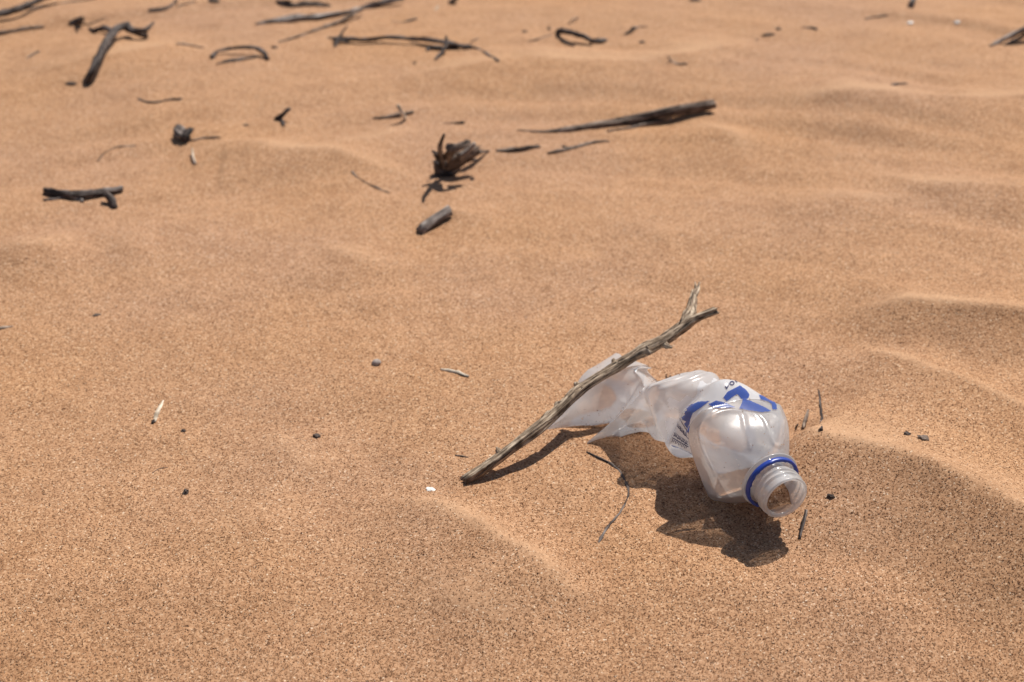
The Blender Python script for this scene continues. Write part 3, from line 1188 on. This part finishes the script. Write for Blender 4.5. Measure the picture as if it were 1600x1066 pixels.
lone_stick('driftwood_block', [(657, 360, 8), (678, 345, 8.2), (702, 329, 8.2)], 'greylog', 'short grey cut log with whitish lower end, below the root clump', 'log', sink=.15, seg=18, rough=.13, ragged=.25, grain=9, wiggle=.1)
lone_stick('curved_twig', [(550, 268, 1.8), (560, 278, 1.2), (577, 288, 1.6), (592, 295, 2.4), (608, 302, 1.6)], 'brown', 'thin twig lying between the left log and the root clump', 'twig')
lone_stick('wood_sliver', [(694, 193, 1.4), (710, 193, 2), (725, 192, 3.5)], 'char', 'tiny dark sliver above the root clump', 'twig')
branched('crossed_twig', [
    ('stem', [(584, 185, 2), (605, 183, 3.6), (625, 180, 3.6), (644, 176, 2.6)], 'brown', {}),
    ('pale_splinter', [(622, 164, 2.2, .014), (627, 176, 3.2, .007), (633, 187, 2.6)], 'straw', {}),
], 'dark sliver crossed by a pale upright splinter', 'twig')
branched('small_forked_twig', [
    ('stem', [(430, 187, 3.5), (438, 181, 4.5, .004), (453, 169, 2.8, .012)], 'char', {}),
    ('shoot_or_shadow', [(434, 184, 3), (440, 190, 2.8), (443, 198, 2.2)], 'char', {}),
], 'small dark forked twig pointing up right of the bristly root tuft', 'twig')
branched('root_tuft', [
    ('root_crown', [(290, 222, 5), (285, 212, 8, .002), (280, 203, 7, .004), (276, 195, 3, .006)], 'char', dict(rough=.4, ragged=.8)),
    ('root', [(288, 218, 6, .002), (294, 208, 6, .004), (301, 202, 3, .006)], 'char', dict(rough=.3)),
    ('root', [(282, 212, 5, .004), (275, 207, 4, .006), (272, 200, 2.4, .008)], 'greylog', dict(rough=.3)),
    ('rootlet', [(286, 221, 3), (300, 220, 1.8), (316, 216, 2), (345, 215, 1.2)], 'brown', {}),
], 'small bristly root tuft with one thin tail trailing right', 'root')
lone_stick('wavy_twig', [(216, 155, 1.6), (232, 160, 2.6), (246, 160, 2.6), (264, 156, 2.2), (278, 155, 3), (284, 155, 2)], 'char', 'wavy dark twig lying below and right of the thick bent branch', 'twig')
lone_stick('hair_twig', [(152, 253, 1), (163, 240, 1.2), (184, 230, 1.5), (214, 228, 1.1)], 'brown', 'hair-thin arched twig above the left log', 'twig')
lone_stick('straw_stalk', [(300, 233, 1.6, .006), (302, 246, 1.6, .003), (305, 256, 2.4)], 'straw', 'pale straw stalk just below the bristly root tuft', 'stalk')
branched('left_log', [
    ('stem', [(71, 298, 6), (95, 302, 6.5), (130, 305, 7), (160, 301, 6.5), (192, 295, 5)], 'char', dict(seg=16, rough=.28, sink=-.1)),
    ('stub', [(165, 304, 6, .006), (174, 314, 5.5, .002), (181, 325, 4.5)], 'char', dict(rough=.3)),
    ('stub', [(112, 304, 5, .005), (122, 311, 4), (129, 316, 2.5)], 'greylog', dict(rough=.3)),
    ('shoot_or_shadow', [(68, 313, 2.5), (84, 311, 3), (104, 308, 2.5)], 'char', {}),  # dark strip laid as the log's shadow on the sand
], 'thick short dark log with stubs lying alone on the left', 'log')
bpy.data.objects['left_log'].name = 'stubby_log'

branched('bent_branch', [
    ('stem', [(134, 137, 7.5, -.008), (143, 114, 7.5, .004), (154, 88, 7, .008), (166, 66, 6.5, .012), (182, 48, 6.5, .016), (202, 41, 6, .016)], 'char', dict(seg=16, rough=.15, sink=.2)),
    ('shoot_or_shadow', [(200, 41, 7, .016), (212, 49, 5.5, .012), (228, 55, 4.5, .006)], 'char', {}),
    ('shoot_or_shadow', [(212, 47, 5, .014), (228, 46, 4, .016), (240, 36, 2.5, .020)], 'char', {}),
    ('shoot_or_shadow', [(178, 48, 5, .012), (164, 44, 4.5, .008), (150, 48, 4, .003), (138, 44, 1.8)], 'char', {}),
    ('stub', [(151, 96, 5, .006), (148, 89, 3, .010)], 'char', dict(rough=.3)),
], 'thick bent dark branch with forked top rising from the sand, upper left', 'branch')
branched('twig_tuft', [
    ('stem', [(108, 37, 2.5), (118, 34, 5), (129, 31, 3, .004)], 'char', dict(rough=.35)),
    ('splinter', [(122, 34, 2.5, .002), (128, 26, 1.5, .010)], 'char', {}),
    ('splinter', [(122, 35, 2), (140, 38, 1.3), (165, 27, 1)], 'brown', {}),
], 'small spiky twig tuft left of the bent branch top', 'twig')
lone_stick('wood_sliver', [(42, 91, 1.6), (52, 85, 2.6), (62, 80, 1.6)], 'brown', 'small slanting sliver left of the bent branch foot', 'twig')
crumb('bark_or_shadow', 112, 131, 4.5, 'bark', 'flat dark bit standing in for shade at the foot of the bent branch', 'bark', .4, .4, 1.9)  # dark blob placed as a bit of the branch's shadow
branched('corner_branch', [
    ('stem', [(-30, 34, 5.5, .004), (0, 23, 5.5, .006), (30, 12, 5, .010), (60, 1, 4.5, .014), (85, -8, 3, .016)], 'char', dict(sink=.1)),
    ('shoot_or_shadow', [(12, 19, 3.5, .003), (35, 16, 3.5), (60, 12, 3), (90, 6, 2)], 'char', {}),  # dark strip modelled in place of the branch's shadow
], 'dark branch with its shadow modelled as a strip, cut off by the top left corner', 'branch')
lone_stick('thin_stick', [(94, 6, 1.5), (115, 3, 2.2), (150, -2, 2.2)], 'brown', 'thin brown stick at the top edge beside the corner branch')
lone_stick('half_buried_stick', [(-20, 55, 3), (10, 50, 3.4), (40, 44, 3.2), (68, 42, 2.2)], 'brown', 'brown half-buried stick entering from the left edge')
lone_stick('crooked_twig', [(232, 17, 2.5), (248, 15, 3), (262, 12, 2.6), (270, 6, 3), (276, 0, 2.6, .006)], 'char', 'crooked dark twig at the top edge, right of the bent branch', 'twig')
lone_stick('thin_twig', [(276, 11, 1.4), (292, 6, 1.8), (306, 3, 1.6)], 'brown', 'faint short twig touching the crooked twig at the top', 'twig')
crumb('wood_crumb', 334, 3, 6, 'bark', 'dark wood crumb cut by the top edge left of centre', 'wood crumb', .5, .4, 1.5)
lone_stick('wood_chip', [(275, 69, 2.4), (296, 71, 3), (318, 75, 2)], 'brown', 'faint brown chip left of the arched stick', 'twig', flat=.6)
lone_stick('arched_stick', [(330, 91, 3.6), (341, 81, 2.4, .003), (362, 75, 2.6, .006), (385, 74, 2.6, .007), (402, 76, 3.2, .006), (413, 84, 4.4, .003), (418, 93, 3.5)], 'char', 'dark stick arched like a handle above its own shadow')
lone_stick('shadow_sliver', [(338, 101, 1.5), (356, 97, 3.6), (378, 94, 4), (402, 90, 1.5)], 'char', 'dark sunken sliver standing in for the shadow below the arched stick', sink=.5)  # dark solid put in as the arched stick's shadow
crumb('bark_or_shadow', 429, 75, 4, 'bark', 'small dark crumb right of the arched stick', 'bark', .6, .4, 1.2)
crumb('bark_or_shadow', 384, 196, 2.6, 'bark', 'tiny dark crumb between the root tuft and the small forked twig', 'bark', .5, .4, 1.6)
lone_stick('long_branch', [(400, 38, 2.5), (420, 34, 4.5), (450, 31, 6), (490, 28, 6), (530, 23, 6), (562, 14, 5), (590, 7, 5.5, .004), (630, -3, 5.5, .008)], 'greylog', 'long grey branch slanting up to the top edge left of centre', 'branch', seg=14)
lone_stick('straight_stick', [(435, 66, 1.6), (470, 56, 2.6), (505, 44, 3), (540, 29, 3, .004), (568, 13, 2.6, .010)], 'brown', 'thin straight stick slanting up beneath the long grey branch')
lone_stick('brushwood_piece', [(432, 3, 3), (452, 9, 6), (480, 8, 6), (516, 10, 3)], 'brown', 'blurred brown brushwood at the top edge above the long branch', 'brushwood', rough=.4)
lone_stick('bark_sliver', [(612, 33, 2), (630, 34, 4), (652, 30, 2.6)], 'char', 'dark bark sliver above the twiggy branch', 'bark', flat=.5)
branched('twiggy_branch', [
    ('stem', [(512, 60, 1.5), (528, 60, 4, .003), (548, 61, 3.5, .004), (572, 62, 3.3, .004), (605, 58, 3.3, .006), (640, 60, 3.4, .006), (690, 65, 4.5, .006), (720, 72, 4.5, .004), (745, 76, 3.5), (765, 88, 3.4), (779, 96, 2.6)], 'char', dict(rough=.2)),
    ('shoot_or_shadow', [(523, 74, 1.6), (528, 62, 3.5, .004), (534, 50, 2, .012), (543, 40, 1, .018)], 'char', {}),
    ('shoot_or_shadow', [(521, 66, 3, .002), (535, 64, 2.5, .003), (548, 68, 1.2)], 'char', {}),
    ('shoot_or_shadow', [(680, 94, 2), (690, 82, 3, .004), (698, 68, 3, .010), (697, 57, 2, .016)], 'char', {}),
    ('shoot_or_shadow', [(668, 80, 2.5), (672, 74, 3, .002), (700, 74, 3.5, .002), (735, 71, 3)], 'char', {}),
    ('shoot_or_shadow', [(640, 66, .8), (660, 70, 1.2), (690, 72, 1.4)], 'brown', {}),
], 'long thin dark branch with twiggy knots, top centre', 'branch')
lone_stick('thin_twig', [(736, 66, 1.4), (742, 63, 1.5), (748, 60, 1)], 'brown', 'tiny twig tip above the twiggy branch right end', 'twig')
crumb('bark_or_shadow', 648, 99, 2.5, 'bark', 'tiny crumb below the twiggy branch', 'bark', .6, .4, 1.4)
lone_stick('stick_end', [(703, 4, 4), (709, 1, 4.5, .004), (715, -8, 4.5, .01)], 'char', 'dark stick end poking down from the top edge at centre')
lone_stick('thin_twig', [(680, 16, 1.6), (684, 10, 2)], 'straw', 'short pale stub near the top centre', 'twig')
branched('hooked_branch', [
    ('stem', [(897, 73, 2), (882, 67, 3), (871, 58, 4), (872, 49, 4.5, .008), (890, 50, 4.5, .012), (912, 56, 4.5, .010), (926, 64, 3.5, .004)], 'char', {}),
    ('knob', [(922, 65, 4), (935, 65, 6), (945, 63, 4)], 'char', dict(rough=.3)),
    ('shoot_or_shadow', [(824, 65, 1), (842, 61, 1.8), (862, 55, 1.5)], 'brown', {}),
], 'hooked dark branch with a loop and knob, right of the twiggy branch', 'branch')
crumb('bark_or_shadow', 858, 46, 3.2, 'bark', 'tiny dark crumb beside the hooked branch loop', 'bark', .7, .4, .8)
crumb('bark_or_shadow', 820, 50, 3, 'bark', 'tiny brown crumb left of the hooked branch', 'bark', .5, .4, 1.4)
lone_stick('thin_twig', [(888, 38, 1.2), (896, 30, 1.4, .004), (904, 28, 1)], 'brown', 'faint twig tip above the hooked branch', 'twig')
branched('short_twig', [
    ('stem', [(976, 54, 3), (985, 48, 2.8, .002), (996, 43, 1.6), (1012, 42, 1)], 'char', {}),
    ('splinter', [(985, 48, 2), (990, 41, 1.5, .006)], 'char', {}),
], 'short dark twig between the hooked branch and the top centre', 'twig')
crumb('bark_or_shadow', 1003, 67, 3.6, 'bark', 'round dark crumb right of the hooked branch knob', 'bark', .6, .3, 1.3)
lone_stick('curved_twig', [(1044, 88, 1.2, .004), (1049, 96, 1.8), (1060, 100, 2), (1074, 100, 1.6)], 'brown', 'small curved twig like a smile, above the long log', 'twig')
lone_stick('twig_bit', [(1191, 56, 2), (1200, 55, 3.2), (1210, 54, 2)], 'char', 'left of the dark twig bits near the top right', 'twig')
crumb('bark_or_shadow', 1217, 46, 3.4, 'bark', 'dark crumb between two twig bits near the top right', 'bark', .6, .4, 1.4)
lone_stick('twig_bit', [(1252, 44, 1.2), (1265, 44, 2), (1277, 47, 3.2)], 'char', 'right of the dark twig bits near the top right', 'twig')
lone_stick('twig_bit', [(1351, 30, 2.2), (1366, 27, 1.8), (1388, 24, 1.4)], 'brown', 'faint twig left of the upright pale stub at the top right', 'twig')
lone_stick('upright_stub', [(1422, 11, 5), (1425, 4, 5, .008), (1428, -4, 5, .016)], 'greylog', 'pale stub with dark foot sticking up at the top right', 'stick')
branched('edge_fork', [
    ('stem', [(1546, 72, 2.6), (1562, 64, 3.4, .004), (1580, 55, 4.2, .008), (1612, 38, 5, .014)], 'greylog', {}),
    ('shoot_or_shadow', [(1568, 71, 2), (1584, 63, 3, .002), (1612, 47, 3.4, .006)], 'char', {}),
], 'forked grey stick entering from the right edge', 'stick')
lone_stick('wood_sliver', [(1393, 133, 2), (1402, 132, 3.4), (1418, 131, 1.2)], 'char', 'single dark sliver lying on the open sand, upper right', 'twig')
crumb('bark_or_shadow', 1086, 1, 5, 'bark', 'dark crumb at the top edge right of centre', 'bark', .5, .4, 1.7)
crumb('bark_or_shadow', 1183, 63, 2.2, 'bark', 'tiny faint crumb below the left twig bit, top right', 'bark', .5, .4, 1.3)
crumb('shell_bit', 1495, 36, 4, 'shell', 'pale shell bit right of the upright stub, top right', 'shell', .5, .3, 1.2)
crumb('shell_bit', 1422, 37, 4, 'shell', 'pale shell bit below the upright stub, top right', 'shell', .5, .3, 1.2)

# ------------------------------------------------------------------ bits near the bottle
crumb('pebble', 588, 569, 7, 'stone', 'smooth grey pebble left of the weathered stick', 'pebble', .75, .18, 1.1, .3)
crumb('bark_or_shadow', 495, 683, 5, 'bark', 'black angular bark crumb on the open sand left of the stick foot', 'bark', .7, .6, 1.1)
crumb('bark_or_shadow', 290, 771, 5.5, 'bark', 'dark crumb in the lower left sand', 'bark', .8, .6, .8)
crumb('shell_bit', 674, 766, 6, 'shell', 'white shell fragment left of the weathered stick foot', 'shell', .35, .4, 1.3, -.2)
lone_stick('stalk_bit', [(689, 577, 2), (700, 580, 3.2), (716, 583, 3.4), (732, 588, 2.8)], 'straw', 'pale knobbly stalk lying left of the bottle above the stick', 'stalk', seg=10, rough=.25)
branched('grass_stalk', [
    ('stem', [(240, 659, 2.6), (244, 650, 3), (250, 636, 3), (255, 626, 1.6)], 'straw', dict(flat=.5)),
    ('dark_foot', [(238, 662, 2), (240, 658, 2.4)], 'char', {}),
], 'pale straw blade with a dark foot lying on the sand on the left', 'stalk')
lone_stick('buried_twig', [(917, 707, 1.6), (930, 714, 2.6), (950, 723, 3.2), (966, 736, 3.2), (977, 752, 2.8), (982, 768, 2.6), (978, 784, 1.8), (967, 803, 1.8), (953, 820, 2.4), (942, 838, 3), (932, 853, 2)], 'char', 'dark curved twig half buried in front of the bottle', 'twig', seg=10, sink=.58, rough=.3)
lone_stick('thin_twig', [(1283, 672, 3.2), (1284, 655, 2.2), (1282, 632, 2.0), (1279, 610, 1.1)], 'char', 'longest thin dark twig right of the bottle, pointing away', 'twig', seg=8, rough=.3)
lone_stick('wood_splinter', [(1255, 670, 3), (1259, 656, 3.2), (1263, 641, 1.2)], 'brown', 'dark splinter lying between the bottle and the longest thin twig', 'twig', seg=8, rough=.3)
lone_stick('tiny_splinter', [(1243, 669, 1.5), (1246, 663, 1.2, .003)], 'char', 'tiniest dark splinter touching the bottle right side', 'twig', seg=8)
lone_stick('stalk_bit', [(1259, 797, 2.6, .004), (1255, 818, 2.4, .002), (1250, 842, 2.2)], 'char', 'dark splinter lying in front of the bottle mouth', 'twig', seg=8, rough=.3)
crumb('bark_or_shadow', 1298, 777, 4.5, 'bark', 'dark bark crumb right of the bottle mouth', 'bark', .7, .5, 1.2)
crumb('seed_husk', 1442, 686, 7, 'husk', 'brownish husk on the sand crest right of the bottle', 'husk', .5, .5, 1.3)
crumb('bark_or_shadow', 1417, 679, 4.5, 'bark', 'small brown crumb left of the brownish husk', 'bark', .6, .4, 1.2)
lone_stick('twig_bit', [(712, 712, 1), (722, 713, 2), (732, 715, 1)], 'brown', 'tiny twig bit above the weathered stick foot', 'twig', seg=8)
lone_stick('stick_end', [(-15, 517, 2.5), (6, 513, 2.6), (21, 510, 1.2)], 'brown', 'thin stick end entering from the left edge, mid height', 'stick', seg=8)
crumb('bark_or_shadow', 151, 493, 4, 'bark', 'small grey-brown crumb right of the left edge stick end', 'bark', .4, .4, 1.6, .4)
lone_stick('hair_twig', [(238, 739, .8), (248, 733, 1.2), (262, 731, .8)], 'brown', 'hair-thin twig just above the lower left crumb', 'twig', seg=6)
crumb('bark_or_shadow', 738, 281, 4, 'bark', 'small crumb right of the root clump shadow', 'bark', .6, .4, 1.0)
crumb('bark_or_shadow', 287, 674, 3.5, 'bark', 'tiny dark crumb right of the straw blade', 'bark', .6, .4, 1.0)

# ------------------------------------------------------------------ loose coarse grains on the surface
NG = 100000
py = 140 + (RNG.random(NG) ** .62) * 980
px = RNG.uniform(-60, 1660, NG)
d = CF[None] + CX[None] * ((px - 800) / FPX)[:, None] - CU[None] * ((py - 533) / FPX)[:, None]
P = C0[None] + d * ((0 - CAM_H) / d[:, 2])[:, None]
gz, gd = relief(P[:, 0], P[:, 1], True)
keep = RNG.random(NG) > gd * .85
P, gz = P[keep], gz[keep]
NG = len(P)
rad = RNG.uniform(.00022, .00040, NG) * np.where(RNG.random(NG) < .03, 1.6, 1.0)
octa = np.array([[1, 0, 0], [-1, 0, 0], [0, 1, 0], [0, -1, 0], [0, 0, 1], [0, 0, -1]], float)
of = np.array([[0, 2, 4], [2, 1, 4], [1, 3, 4], [3, 0, 4], [2, 0, 5], [1, 2, 5], [3, 1, 5], [0, 3, 5]])
jit = RNG.uniform(.7, 1.3, (NG, 6, 1))
ang = RNG.uniform(0, 6.28, NG)
tilt = RNG.uniform(-.6, .6, NG)
bx = octa[None] * jit * rad[:, None, None]
ca, sa = np.cos(ang)[:, None], np.sin(ang)[:, None]
ct, st = np.cos(tilt)[:, None], np.sin(tilt)[:, None]
x1, z1_ = bx[:, :, 0] * ct + bx[:, :, 2] * st, -bx[:, :, 0] * st + bx[:, :, 2] * ct
gx = x1 * ca - bx[:, :, 1] * sa + P[:, 0:1]
gy = x1 * sa + bx[:, :, 1] * ca + P[:, 1:2]
gzv = z1_ + (gz + rad * .45)[:, None]
gco = np.stack([gx, gy, gzv], 2).reshape(-1, 3)
gf = (of[None] + (np.arange(NG) * 6)[:, None, None]).reshape(-1, 3)
grains = fast_mesh('loose_sand_grains', gco, gf, 3, M['grain'], False)
pal = np.array([(.50, .29, .155), (.44, .25, .13), (.34, .175, .09), (.59, .37, .21), (.13, .065, .04), (.72, .56, .40), (.45, .20, .10)])
pk = RNG.choice(7, NG, p=[.31, .27, .17, .12, .05, .03, .05])
tint = pal[pk] * RNG.uniform(.85, 1.12, (NG, 1))
ta = grains.data.attributes.new('tint', 'FLOAT_COLOR', 'POINT')
ta.data.foreach_set('color', np.repeat(np.concatenate([tint, np.ones((NG, 1))], 1), 6, 0).astype(np.float32).ravel())
tag(grains, 'loose coarse orange grains scattered over the sand surface', 'sand grains', kind='stuff')
